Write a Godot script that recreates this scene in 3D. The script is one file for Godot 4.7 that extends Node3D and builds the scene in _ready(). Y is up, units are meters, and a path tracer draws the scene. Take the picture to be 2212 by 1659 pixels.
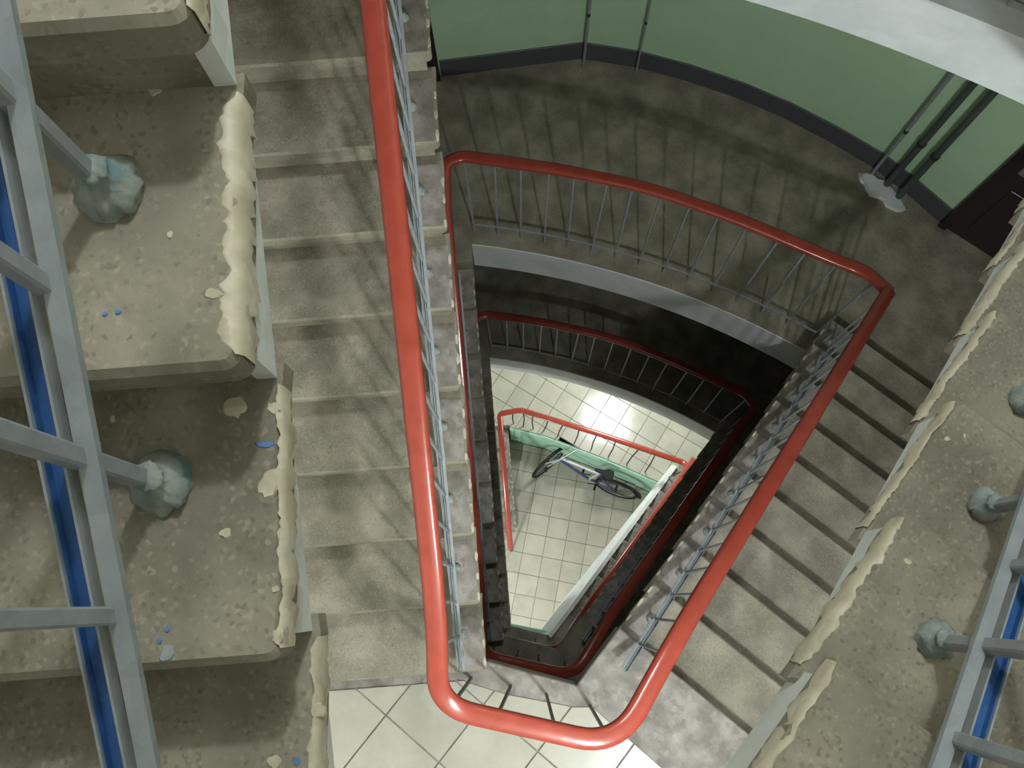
extends Node3D
# Stairwell of an apartment house, looked at straight down the well.
# Units are metres, y is up, the lobby floor is y = 0.

const CAM_Y := 13.3
const RISE := 0.157
const Y_LOBBY := 0.0
const Y_D := 0.95
const Y_C := 4.09
const Y_B := 7.23
const Y_A := 10.37
const Y_TOP := 13.51
const HALF := 1.57
const ROOF := 16.5

# plan frames: the flights along the two long sides of the well
var l_org := Vector2(-0.221, 0.0)
var l_dir := Vector2(0.0739, 0.9973)
var l_out := Vector2(-0.9973, 0.0739)
var r_org := Vector2(0.232, 0.399)
var r_dir := Vector2(0.6296, -0.777)
var r_out := Vector2(0.777, 0.6296)
var arc_c := Vector2(-1.1207, 3.3538)
var arc_r := 5.9648

var M := {}
var rng := RandomNumberGenerator.new()
var bar_mesh: ArrayMesh
var rod_mesh: ArrayMesh
var clump_meshes := []
var used := {}

func _ready():
	rng.seed = 4711
	setup_camera()
	setup_light()
	make_materials()
	bar_mesh = unit_bar()
	rod_mesh = unit_rod()
	for k in 3:
		clump_meshes.append(clump_mesh(31 + k))
	build_walls()
	build_landings()
	build_flights()
	build_railings()
	build_wall_things()
	build_bicycle()
	build_lamps()
	for n in get_children():
		settle(n)

# ---------------------------------------------------------------- camera, light
func setup_camera():
	var c := Camera3D.new()
	c.name = "camera"
	add_child(c)
	c.transform = Transform3D(Basis(Vector3(0.99984, -0.0179, 0.0), Vector3(0.00428, 0.2389, -0.97104), Vector3(0.01738, 0.97088, 0.2389)).orthonormalized(), Vector3(0, CAM_Y, 0))
	c.fov = 47.17
	c.near = 0.02
	c.far = 60.0
	c.current = true

func setup_light():
	var we := WorldEnvironment.new()
	we.name = "environment"
	var e := Environment.new()
	e.background_mode = Environment.BG_COLOR
	e.background_color = Color(0, 0, 0)
	e.ambient_light_source = Environment.AMBIENT_SOURCE_DISABLED
	e.tonemap_mode = Environment.TONE_MAPPER_LINEAR
	e.tonemap_exposure = 1.15
	e.sdfgi_enabled = true
	e.ssao_enabled = true
	e.ssil_enabled = true
	we.environment = e
	add_child(we)

# lamps: [name, label, position of the globe, energy, size]
const LAMP_MID := 4.1
const LAMP_TOP := 7.2
const LAMP_LOBBY := 3.0
const LAMP_PANEL := 7.0

# ---------------------------------------------------------------- plan helpers
func LP(a: float, o: float) -> Vector2:
	return l_org + l_dir * a + l_out * o
func RP(a: float, o: float) -> Vector2:
	return r_org + r_dir * a + r_out * o
func v3(p: Vector2, y: float) -> Vector3:
	return Vector3(p.x, y, p.y)
func arc_pt(x: float, grow := 0.0) -> Vector2:
	var dx := x - arc_c.x
	var p := Vector2(x, arc_c.y - sqrt(arc_r * arc_r - dx * dx))
	return p + (p - arc_c).normalized() * grow

# ---------------------------------------------------------------- scene helpers
func numbered(n: String) -> String:
	if not used.has(n):
		used[n] = 0
		return n
	used[n] += 1
	return "%s_%03d" % [n, used[n]]
func thing(called: String, label: String, category: String, group := "", kind := "") -> Node3D:
	var o := Node3D.new()
	o.name = numbered(called)
	add_child(o)
	o.set_meta("label", label)
	o.set_meta("category", category)
	if group != "":
		o.set_meta("group", group)
	if kind != "":
		o.set_meta("kind", kind)
	return o
func part(called: String, mesh: Mesh, mat: Material, parent: Node, xf := Transform3D.IDENTITY) -> MeshInstance3D:
	var o := MeshInstance3D.new()
	o.name = called
	o.mesh = mesh
	o.material_override = mat
	o.transform = xf
	o.cast_shadow = GeometryInstance3D.SHADOW_CASTING_SETTING_ON
	parent.add_child(o, true)
	return o
func settle(n: Node):
	# puts a thing's own origin at its base; the parts keep their places
	if not (n is Node3D) or n is MeshInstance3D or n is Camera3D or n is Light3D:
		return
	var first := true
	var box := AABB()
	for c in n.get_children():
		if c is MeshInstance3D:
			var b: AABB = c.transform * c.get_aabb()
			box = b if first else box.merge(b)
			first = false
	if first:
		return
	var base := Vector3(box.position.x + box.size.x * 0.5, box.position.y, box.position.z + box.size.z * 0.5)
	n.position = base
	for c in n.get_children():
		if c is Node3D:
			c.position -= base

# ---------------------------------------------------------------- mesh helpers
func mb() -> SurfaceTool:
	var st := SurfaceTool.new()
	st.begin(Mesh.PRIMITIVE_TRIANGLES)
	return st
func tri(st: SurfaceTool, a: Vector3, b: Vector3, c: Vector3, na: Vector3, nb: Vector3, nc: Vector3):
	if (b - a).cross(c - a).dot(na + nb + nc) > 0.0:
		st.set_normal(na); st.add_vertex(a)
		st.set_normal(nc); st.add_vertex(c)
		st.set_normal(nb); st.add_vertex(b)
	else:
		st.set_normal(na); st.add_vertex(a)
		st.set_normal(nb); st.add_vertex(b)
		st.set_normal(nc); st.add_vertex(c)
func ftri(st, a: Vector3, b: Vector3, c: Vector3, n: Vector3):
	tri(st, a, b, c, n, n, n)
func fquad(st, a: Vector3, b: Vector3, c: Vector3, d: Vector3, n: Vector3):
	ftri(st, a, b, c, n)
	ftri(st, a, c, d, n)
func squad(st, a, b, c, d, na, nb, nc, nd):
	tri(st, a, b, c, na, nb, nc)
	tri(st, a, c, d, na, nc, nd)
func poly_ccw(poly: PackedVector2Array) -> PackedVector2Array:
	var s := 0.0
	for i in poly.size():
		var p := poly[i]
		var q := poly[(i + 1) % poly.size()]
		s += p.x * q.y - q.x * p.y
	if s < 0.0:
		poly.reverse()
	return poly
# vertical prism over a plan polygon, top edge chamfered
func slab(st: SurfaceTool, poly_in: PackedVector2Array, top: float, bottom: float, bevel := 0.0):
	var poly := poly_ccw(poly_in.duplicate())
	var n := poly.size()
	var inner := PackedVector2Array()
	for i in n:
		var p := poly[(i + n - 1) % n]
		var q := poly[i]
		var r := poly[(i + 1) % n]
		var d1 := (q - p).normalized()
		var d2 := (r - q).normalized()
		var n1 := Vector2(-d1.y, d1.x)
		var n2 := Vector2(-d2.y, d2.x)
		var m := n1 + n2
		if m.length() < 0.2:
			m = n1
		m = m.normalized()
		inner.append(q + m * bevel / maxf(0.5, m.dot(n1)))
	var idx := Geometry2D.triangulate_polygon(inner)
	for k in range(0, idx.size(), 3):
		ftri(st, v3(inner[idx[k]], top), v3(inner[idx[k + 1]], top), v3(inner[idx[k + 2]], top), Vector3.UP)
	idx = Geometry2D.triangulate_polygon(poly)
	for k in range(0, idx.size(), 3):
		ftri(st, v3(poly[idx[k]], bottom), v3(poly[idx[k + 1]], bottom), v3(poly[idx[k + 2]], bottom), Vector3.DOWN)
	for i in n:
		var a := poly[i]
		var b := poly[(i + 1) % n]
		var d := (b - a).normalized()
		var out := Vector3(d.y, 0, -d.x)
		fquad(st, v3(a, bottom), v3(b, bottom), v3(b, top - bevel), v3(a, top - bevel), out)
		if bevel > 0.0:
			var ia := inner[i]
			var ib := inner[(i + 1) % n]
			fquad(st, v3(a, top - bevel), v3(b, top - bevel), v3(ib, top), v3(ia, top), (out + Vector3.UP).normalized())
func slab_mesh(poly: PackedVector2Array, top: float, bottom: float, bevel := 0.0) -> ArrayMesh:
	var st := mb()
	slab(st, poly, top, bevel if bottom > top else bottom, bevel)
	return st.commit()
# a profile (along, y) extruded between two offsets of a flight frame
func prism(st: SurfaceTool, f: Callable, prof: PackedVector2Array, o0: float, o1: float):
	prof = poly_ccw(prof.duplicate())
	var n := prof.size()
	var pa := []
	var pb := []
	for p in prof:
		pa.append(v3(f.call(p.x, o0), p.y))
		pb.append(v3(f.call(p.x, o1), p.y))
	var ax: Vector3 = (v3(f.call(1.0, 0.0), 0) - v3(f.call(0.0, 0.0), 0)).normalized()
	var ox: Vector3 = (v3(f.call(0.0, 1.0), 0) - v3(f.call(0.0, 0.0), 0)).normalized()
	var idx := Geometry2D.triangulate_polygon(prof)
	for k in range(0, idx.size(), 3):
		ftri(st, pa[idx[k]], pa[idx[k + 1]], pa[idx[k + 2]], -ox)
		ftri(st, pb[idx[k]], pb[idx[k + 1]], pb[idx[k + 2]], ox)
	for i in n:
		var j := (i + 1) % n
		var d := (prof[j] - prof[i]).normalized()
		fquad(st, pa[i], pa[j], pb[j], pb[i], ax * d.y + Vector3.UP * -d.x)
# sweeps a closed profile (side, up) along a path
func sweep(st: SurfaceTool, path: Array, prof: PackedVector2Array, smooth: bool, upv := Vector3.UP):
	var n := path.size()
	var m := prof.size()
	var ctr := Vector2.ZERO
	for p in prof:
		ctr += p / m
	var rings := []
	var norms := []
	for i in n:
		var t: Vector3 = (path[mini(i + 1, n - 1)] - path[maxi(i - 1, 0)]).normalized()
		var side := t.cross(upv).normalized()
		var up := side.cross(t).normalized()
		# keep the width constant in a bend
		var grow := 1.0
		if i > 0 and i < n - 1:
			var t1: Vector3 = (path[i] - path[i - 1]).normalized()
			grow = 1.0 / maxf(0.6, t1.dot(t))
		var ring := []
		var nr := []
		for k in m:
			var p := prof[k]
			ring.append(path[i] + side * p.x * grow + up * p.y)
			var a := prof[(k + m - 1) % m]
			var b := prof[(k + 1) % m]
			var d := (b - a).normalized()
			var q := Vector2(d.y, -d.x)
			if q.dot(p - ctr) < 0.0:
				q = -q
			nr.append((side * q.x + up * q.y).normalized())
		rings.append(ring)
		norms.append(nr)
	for i in n - 1:
		for k in m:
			var l := (k + 1) % m
			if smooth:
				squad(st, rings[i][k], rings[i + 1][k], rings[i + 1][l], rings[i][l], norms[i][k], norms[i + 1][k], norms[i + 1][l], norms[i][l])
			else:
				var fn: Vector3 = (norms[i][k] + norms[i][l]).normalized()
				fquad(st, rings[i][k], rings[i + 1][k], rings[i + 1][l], rings[i][l], fn)
	for e in [0, n - 1]:
		var t: Vector3 = (path[1] - path[0]) if e == 0 else (path[n - 1] - path[n - 2])
		t = t.normalized() * (-1.0 if e == 0 else 1.0)
		for k in range(1, m - 1):
			ftri(st, rings[e][0], rings[e][k], rings[e][k + 1], t)
func oval(w: float, h: float, m := 14, e := 0.75) -> PackedVector2Array:
	var r := PackedVector2Array()
	for k in m:
		var a := TAU * k / m
		r.append(Vector2(signf(cos(a)) * pow(absf(cos(a)), e) * w * 0.5, signf(sin(a)) * pow(absf(sin(a)), e) * h * 0.5))
	return r
func rect(w: float, h: float) -> PackedVector2Array:
	return PackedVector2Array([Vector2(-w, -h) * 0.5, Vector2(w, -h) * 0.5, Vector2(w, h) * 0.5, Vector2(-w, h) * 0.5])
# rounds the corners of a 3D polyline
func rounded(pts: Array, rad: Array, seg := 7) -> Array:
	var r := [pts[0]]
	for i in range(1, pts.size() - 1):
		var p: Vector3 = pts[i]
		var a: Vector3 = p + (pts[i - 1] - p).normalized() * minf(rad[i], (pts[i - 1] - p).length() * 0.49)
		var b: Vector3 = p + (pts[i + 1] - p).normalized() * minf(rad[i], (pts[i + 1] - p).length() * 0.49)
		if rad[i] <= 0.0:
			r.append(p)
			continue
		for k in seg + 1:
			var t := float(k) / seg
			r.append(a.lerp(p, t).lerp(p.lerp(b, t), t))
	r.append(pts[-1])
	return r
func unit_bar() -> ArrayMesh:
	var c := 0.36
	var pr := PackedVector2Array([Vector2(-0.5, -c), Vector2(-c, -0.5), Vector2(c, -0.5), Vector2(0.5, -c), Vector2(0.5, c), Vector2(c, 0.5), Vector2(-c, 0.5), Vector2(-0.5, c)])
	var st := mb()
	for i in 8:
		var p := pr[i]
		var q := pr[(i + 1) % 8]
		var nn := Vector3(p.x + q.x, 0, p.y + q.y).normalized()
		fquad(st, Vector3(p.x, 0, p.y), Vector3(q.x, 0, q.y), Vector3(q.x, 1, q.y), Vector3(p.x, 1, p.y), nn)
	for i in range(1, 7):
		ftri(st, Vector3(pr[0].x, 1, pr[0].y), Vector3(pr[i].x, 1, pr[i].y), Vector3(pr[i + 1].x, 1, pr[i + 1].y), Vector3.UP)
		ftri(st, Vector3(pr[0].x, 0, pr[0].y), Vector3(pr[i].x, 0, pr[i].y), Vector3(pr[i + 1].x, 0, pr[i + 1].y), Vector3.DOWN)
	return st.commit()
func unit_rod() -> ArrayMesh:
	var st := mb()
	lathe(st, [Vector2(0.0, 0.0), Vector2(0.5, 0.0), Vector2(0.5, 1.0), Vector2(0.0, 1.0)], 12)
	return st.commit()
# profile of (radius, y); every segment flat along the profile, smooth around
func lathe(st: SurfaceTool, prof: Array, m := 16, wob := 0.0, sd := 0):
	var nz := FastNoiseLite.new()
	nz.seed = sd
	nz.frequency = 0.9
	var k_of := func(a: float, y: float) -> float:
		return 1.0 + wob * nz.get_noise_3d(cos(a) * 2.0, sin(a) * 2.0, y * 60.0)
	for i in prof.size() - 1:
		var p: Vector2 = prof[i]
		var q: Vector2 = prof[i + 1]
		var d := (q - p).normalized()
		for k in m:
			var a0 := TAU * k / m
			var a1 := TAU * (k + 1) / m
			var n0 := Vector3(cos(a0) * d.y, -d.x, sin(a0) * d.y).normalized()
			var n1 := Vector3(cos(a1) * d.y, -d.x, sin(a1) * d.y).normalized()
			var f00: float = k_of.call(a0, p.y)
			var f10: float = k_of.call(a1, p.y)
			var f01: float = k_of.call(a0, q.y)
			var f11: float = k_of.call(a1, q.y)
			squad(st, Vector3(cos(a0) * p.x * f00, p.y, sin(a0) * p.x * f00), Vector3(cos(a1) * p.x * f10, p.y, sin(a1) * p.x * f10), Vector3(cos(a1) * q.x * f11, q.y, sin(a1) * q.x * f11), Vector3(cos(a0) * q.x * f01, q.y, sin(a0) * q.x * f01), n0, n1, n1, n0)
func clump_mesh(sd: int) -> ArrayMesh:
	var st := mb()
	st.set_smooth_group(0)
	lathe(st, [Vector2(0.037, -0.002), Vector2(0.039, 0.006), Vector2(0.037, 0.015), Vector2(0.031, 0.024), Vector2(0.023, 0.031), Vector2(0.017, 0.036), Vector2(0.0165, 0.043), Vector2(0.019, 0.048), Vector2(0.017, 0.052), Vector2(0.0, 0.052)], 30, 0.35, sd)
	st.generate_normals()
	return st.commit()
func bar_xf(p0: Vector3, p1: Vector3, w: float, face := Vector3(0, 0, 1)) -> Transform3D:
	var y := p1 - p0
	var yn := y.normalized()
	var x := face.cross(yn)
	if x.length() < 0.01:
		x = Vector3.RIGHT
	x = x.normalized()
	var z := x.cross(yn).normalized()
	return Transform3D(Basis(x * w, y, z * w), p0)
# an irregular flat blob of dried paint or dirt, a few millimetres thick
func blob(st: SurfaceTool, c: Vector2, y: float, rx: float, ry: float, turn: float, h: float, sd: int, rough := 0.35):
	var nz := FastNoiseLite.new()
	nz.seed = sd
	nz.frequency = 0.55
	var m := 16
	var ring := []
	for k in m:
		var a := TAU * k / m
		var f := 1.0 + rough * 1.6 * nz.get_noise_2d(cos(a) * 2.2, sin(a) * 2.2)
		ring.append(c + Vector2(cos(a) * rx * f, sin(a) * ry * f).rotated(turn))
	for k in m:
		var p: Vector2 = ring[k]
		var q: Vector2 = ring[(k + 1) % m]
		var n0 := (Vector3((p - c).normalized().x, 0, (p - c).normalized().y) + Vector3.UP * 0.8).normalized()
		var n1 := (Vector3((q - c).normalized().x, 0, (q - c).normalized().y) + Vector3.UP * 0.8).normalized()
		var pi := c.lerp(p, 0.8)
		var qi := c.lerp(q, 0.8)
		squad(st, v3(p, y), v3(q, y), v3(qi, y + h), v3(pi, y + h), n0, n1, n1, n0)
		ftri(st, v3(c, y + h), v3(pi, y + h), v3(qi, y + h), Vector3.UP)

# ---------------------------------------------------------------- materials
func nbytes(sd: int, freq: float, type: int, size: int, octaves := 4) -> PackedByteArray:
	var nz := FastNoiseLite.new()
	nz.seed = sd
	nz.frequency = freq
	nz.noise_type = type
	nz.fractal_octaves = octaves
	if type == FastNoiseLite.TYPE_CELLULAR:
		nz.cellular_return_type = FastNoiseLite.RETURN_CELL_VALUE
		nz.fractal_type = FastNoiseLite.FRACTAL_NONE
	var im := nz.get_seamless_image(size, size)
	im.convert(Image.FORMAT_L8)
	return im.get_data()
# mottled surface with chips: dirt tones between dark and light, stone chips on top
func stone_tex(sd: int, size: int, dark: Color, light: Color, chip_l: Color, chip_d: Color, chip_amt: float, f_coarse: float, f_chip: float) -> ImageTexture:
	var a := nbytes(sd, f_coarse, FastNoiseLite.TYPE_SIMPLEX_SMOOTH, size, 5)
	var b := nbytes(sd + 1, f_chip, FastNoiseLite.TYPE_CELLULAR, size)
	var c := nbytes(sd + 2, f_chip * 2.3, FastNoiseLite.TYPE_SIMPLEX, size, 2)
	var out := PackedByteArray()
	out.resize(size * size * 3)
	for i in size * size:
		var t := clampf((float(a[i]) / 255.0 - 0.5) * 1.5 + 0.5 + (float(c[i]) / 255.0 - 0.5) * 0.35, 0.0, 1.0)
		var col := dark.lerp(light, t)
		var v := float(b[i]) / 255.0
		if v > 0.84:
			col = col.lerp(chip_l, chip_amt * clampf((v - 0.84) * 8.0, 0.3, 1.0))
		elif v < 0.14:
			col = col.lerp(chip_d, chip_amt * clampf((0.14 - v) * 8.0, 0.3, 1.0))
		out[i * 3] = int(clampf(col.r, 0, 1) * 255.0)
		out[i * 3 + 1] = int(clampf(col.g, 0, 1) * 255.0)
		out[i * 3 + 2] = int(clampf(col.b, 0, 1) * 255.0)
	return ImageTexture.create_from_image(Image.create_from_data(size, size, false, Image.FORMAT_RGB8, out))
func bump_tex(sd: int, size: int, freq: float, strength: float) -> ImageTexture:
	var a := nbytes(sd, freq, FastNoiseLite.TYPE_SIMPLEX_SMOOTH, size, 4)
	var im := Image.create_from_data(size, size, false, Image.FORMAT_L8, a)
	im.convert(Image.FORMAT_RGBA8)
	im.bump_map_to_normal_map(strength)
	return ImageTexture.create_from_image(im)
func mat(key: String, col: Color, rough: float, tex: Texture2D = null, scale := 1.0, nrm: Texture2D = null, nscale := 0.5) -> StandardMaterial3D:
	var m := StandardMaterial3D.new()
	m.albedo_color = col
	m.roughness = rough
	m.metallic_specular = 0.5
	if tex:
		m.albedo_texture = tex
	if nrm:
		m.normal_enabled = true
		m.normal_texture = nrm
		m.normal_scale = nscale
	if tex or nrm:
		m.uv1_triplanar = true
		m.uv1_world_triplanar = true
		m.uv1_scale = Vector3.ONE * scale
	M[key] = m
	return m
func c8(r: int, g: int, b: int) -> Color:
	return Color(r / 255.0, g / 255.0, b / 255.0)
func make_materials():
	var grain := bump_tex(5, 256, 0.05, 3.0)
	var soft := bump_tex(9, 256, 0.02, 2.0)
	# worn mosaic concrete of the steps, with stone chips and dirt
	mat("terrazzo", Color.WHITE, 0.75, stone_tex(21, 1024, c8(119, 113, 97), c8(156, 148, 131), c8(184, 174, 150), c8(92, 85, 72), 0.36, 0.0028, 0.16), 1.15, grain, 0.4)
	mat("border", Color.WHITE, 0.6, stone_tex(41, 512, c8(116, 110, 101), c8(156, 149, 141), c8(184, 172, 155), c8(96, 90, 83), 0.35, 0.008, 0.05), 1.6, grain, 0.25)
	mat("cream", Color.WHITE, 0.5, stone_tex(71, 256, c8(176, 165, 140), c8(208, 199, 176), c8(218, 210, 190), c8(140, 127, 104), 0.5, 0.02, 0.06), 2.2, soft, 0.6)
	mat("white_paint", Color.WHITE, 0.5, stone_tex(81, 256, c8(214, 218, 210), c8(232, 236, 232), c8(238, 240, 236), c8(190, 190, 180), 0.4, 0.015, 0.05), 1.5, soft, 0.5)
	mat("fascia", Color.WHITE, 0.55, stone_tex(91, 256, c8(206, 213, 212), c8(228, 233, 231), c8(232, 234, 230), c8(190, 190, 180), 0.3, 0.01, 0.03), 0.8, soft, 0.3)
	mat("plaster", c8(206, 204, 196), 0.8, null, 1.0, soft, 0.3)
	mat("green", Color.WHITE, 0.45, stone_tex(101, 256, c8(182, 214, 174), c8(192, 222, 184), c8(194, 222, 186), c8(182, 213, 174), 0.4, 0.01, 0.03), 0.6, soft, 0.25)
	mat("mint", c8(182, 230, 204), 0.4, null, 0.8, soft, 0.2)
	mat("skirting", c8(74, 74, 78), 0.5, null, 1.0, soft, 0.2)
	mat("red", Color.WHITE, 0.17, stone_tex(111, 256, c8(144, 60, 46), c8(156, 67, 53), c8(158, 69, 55), c8(136, 56, 43), 0.4, 0.01, 0.04), 3.0, soft, 0.12)
	mat("steel", Color.WHITE, 0.42, stone_tex(121, 256, c8(136, 142, 146), c8(154, 160, 162), c8(164, 170, 170), c8(124, 130, 132), 0.4, 0.012, 0.05), 4.0, soft, 0.25)
	mat("blue", Color.WHITE, 0.4, stone_tex(131, 256, c8(44, 84, 138), c8(62, 106, 166), c8(84, 128, 186), c8(36, 66, 104), 0.4, 0.012, 0.05), 4.0, soft, 0.2)
	mat("mortar", Color.WHITE, 0.65, stone_tex(141, 256, c8(124, 132, 126), c8(156, 162, 154), c8(166, 172, 166), c8(92, 124, 134), 0.7, 0.012, 0.022), 9.0, grain, 0.7)
	mat("blue_drop", c8(92, 124, 172), 0.5)
	mat("tile", Color.WHITE, 0.16, stone_tex(161, 256, c8(176, 172, 155), c8(187, 183, 167), c8(190, 186, 170), c8(172, 167, 150), 0.3, 0.01, 0.04), 1.0)
	mat("tile_b", Color.WHITE, 0.18, stone_tex(171, 256, c8(171, 168, 152), c8(182, 179, 164), c8(185, 182, 166), c8(166, 162, 147), 0.3, 0.01, 0.04), 1.0)
	mat("grout", c8(122, 116, 101), 0.9)
	mat("door", c8(44, 30, 34), 0.35, null, 1.0, soft, 0.2)
	mat("door_frame", c8(34, 24, 27), 0.4)
	mat("metal", c8(170, 172, 176), 0.3).metallic = 0.8
	mat("dark_metal", c8(44, 42, 42), 0.45)
	mat("pipe", c8(72, 80, 74), 0.45)
	mat("rubber", c8(24, 24, 25), 0.75)
	mat("bike_white", c8(206, 206, 214), 0.3)
	mat("bike_blue", c8(72, 72, 120), 0.35)
	mat("spoke", c8(150, 150, 152), 0.35).metallic = 0.7
	mat("lamp_base", c8(220, 220, 215), 0.4)
	var g := mat("glow", c8(250, 250, 245), 0.3)
	g.emission_enabled = true
	g.emission = Color(0.95, 0.98, 1.0)
	g.emission_energy_multiplier = 6.0
	var gp := mat("glow_panel", c8(250, 250, 250), 0.3)
	gp.emission_enabled = true
	gp.emission = Color(0.97, 0.99, 1.0)
	gp.emission_energy_multiplier = 6.0

# ---------------------------------------------------------------- walls
func wp(p: Vector2) -> Vector2:
	return p + (Vector2(0.6, -1.0) - p).normalized() * 0.08
func back_pts() -> Array:
	var r := [Vector2(-1.81, -3.90), Vector2(-0.69, -4.05), Vector2(0.43, -4.20), Vector2(0.86, -4.12), Vector2(1.26, -3.995), Vector2(1.655, -3.836), Vector2(1.997, -3.665), Vector2(2.33, -3.46), Vector2(2.66, -3.23), Vector2(2.90, -3.0), Vector2(3.121, -2.764), Vector2(3.617, -2.377), Vector2(3.92, -2.14)]
	for i in range(1, r.size() - 1):
		r[i] = wp(r[i])
	return r
func strip_poly(pts: Array, center: Vector2, thick: float, lift := 0.0) -> PackedVector2Array:
	# band along a polyline, on the side away from the center (thick < 0: towards it)
	var inn := []
	var out := []
	for i in pts.size():
		var d: Vector2 = (pts[mini(i + 1, pts.size() - 1)] - pts[maxi(i - 1, 0)]).normalized()
		var nn := Vector2(-d.y, d.x)
		if nn.dot(pts[i] - center) < 0.0:
			nn = -nn
		inn.append(pts[i] + nn * lift)
		out.append(pts[i] + nn * (lift + thick))
	out.reverse()
	return PackedVector2Array(inn + out)
func wall(called: String, label: String, pts: Array) -> Node3D:
	var t := thing(called, label, "wall", "", "structure")
	part("plaster", slab_mesh(strip_poly(pts, Vector2(0.6, -1.0), 0.2), ROOF, -0.2), M.plaster, t)
	return t
func room_poly() -> PackedVector2Array:
	var a := [LP(2.0, 1.3)]
	a.append_array(back_pts())
	a.append(RP(-1.0, 1.25))
	return PackedVector2Array(a)
func build_walls():
	wall("wall_left", "whitewashed wall along the outer side of the long straight flights", [LP(2.15, 1.3), LP(-4.1, 1.3)])
	wall("wall_right", "whitewashed wall along the outer side of the slanting flights", [RP(4.35, 1.25), RP(-1.15, 1.25)])
	wall("wall_front", "whitewashed wall behind the mid landings", [RP(-1.0, 1.25) + Vector2(0.1, 0.0), LP(2.0, 1.3) + Vector2(-0.1, 0.0)])
	var wb := wall("wall_back", "curved wall with a pale green painted dado behind the floor landings", back_pts())
	for y in [Y_D, Y_C, Y_B, Y_A + RISE, Y_TOP]:
		part("green_dado", slab_mesh(strip_poly(back_pts(), Vector2(0.6, -1.0), -0.003), y + 1.6, y), M.green, wb)
	var c := part("ceiling", slab_mesh(room_poly(), ROOF + 0.2, ROOF), M.plaster, self)
	c.set_meta("kind", "structure"); c.set_meta("label", "plain plastered ceiling over the stairwell"); c.set_meta("category", "ceiling")
	# painted skirting at the foot of the curved wall, storey by storey
	var pts := back_pts().slice(1, 11)
	var n := 0
	for y in [Y_B, Y_C, Y_A + RISE]:
		var o := part("baseboard_back" if n == 0 else "baseboard_back_%03d" % n, slab_mesh(strip_poly(pts, Vector2(0.6, -1.0), -0.014), y + 0.2, y, 0.004), M.skirting, self)
		o.set_meta("kind", "structure")
		o.set_meta("label", ["dark grey skirting below the green wall with the three pipes", "dark grey skirting on the unlit storey", "dark grey skirting of the upper landing"][n])
		o.set_meta("category", "baseboard")
		n += 1

# ---------------------------------------------------------------- landings
func arc_list(grow := 0.0) -> Array:
	var r := []
	for k in 25:
		r.append(arc_pt(lerpf(-0.408, 2.03, k / 24.0), grow))
	return r
func floor_poly(la := -2.433, ra := 2.86) -> PackedVector2Array:
	var a := [LP(la, 1.3), LP(la, 0.0)]
	a.append_array(arc_list())
	a.append_array([RP(ra, 0.02), RP(ra, 1.25)])
	var b := back_pts()
	b.reverse()
	a.append_array(b)
	return PackedVector2Array(a)
func mid_poly() -> PackedVector2Array:
	return PackedVector2Array([LP(0.29, 1.3), LP(0.29, 0.0), RP(0.0, 0.0), RP(0.345, 0.0), RP(0.345, 1.25), RP(-1.0, 1.25), LP(2.0, 1.3)])
func struct_floor(label: String) -> Node3D:
	return thing("floor", label, "floor", "", "structure")
func tiles(parent: Node3D, region: PackedVector2Array, y: float, size: float, dir: Vector2, off: Vector2, joint: float):
	var nrm := Vector2(-dir.y, dir.x)
	region = poly_ccw(region.duplicate())
	var lo := Vector2(1e9, 1e9)
	var hi := -lo
	for p in region:
		var q := Vector2(p.dot(dir), p.dot(nrm))
		lo = lo.min(q)
		hi = hi.max(q)
	var k := 0
	for i in range(floori((lo.x - off.x) / size), ceili((hi.x - off.x) / size)):
		for j in range(floori((lo.y - off.y) / size), ceili((hi.y - off.y) / size)):
			var a := off + Vector2(i, j) * size + Vector2(joint, joint) * 0.5
			var s := size - joint
			var sq := PackedVector2Array()
			for q in [Vector2(0, 0), Vector2(s, 0), Vector2(s, s), Vector2(0, s)]:
				var w: Vector2 = a + q
				sq.append(dir * w.x + nrm * w.y)
			for piece in Geometry2D.intersect_polygons(poly_ccw(sq), region):
				var area := 0.0
				for e in piece.size():
					area += piece[e].x * piece[(e + 1) % piece.size()].y - piece[(e + 1) % piece.size()].x * piece[e].y
				if absf(area) < 0.0015:
					continue
				k += 1
				var lift := 0.0006 * float((k * 7) % 3)
				part("tile", slab_mesh(piece, y + 0.008 + lift, y, 0.002), M.tile if (k * 5) % 3 else M.tile_b, parent)
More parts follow.
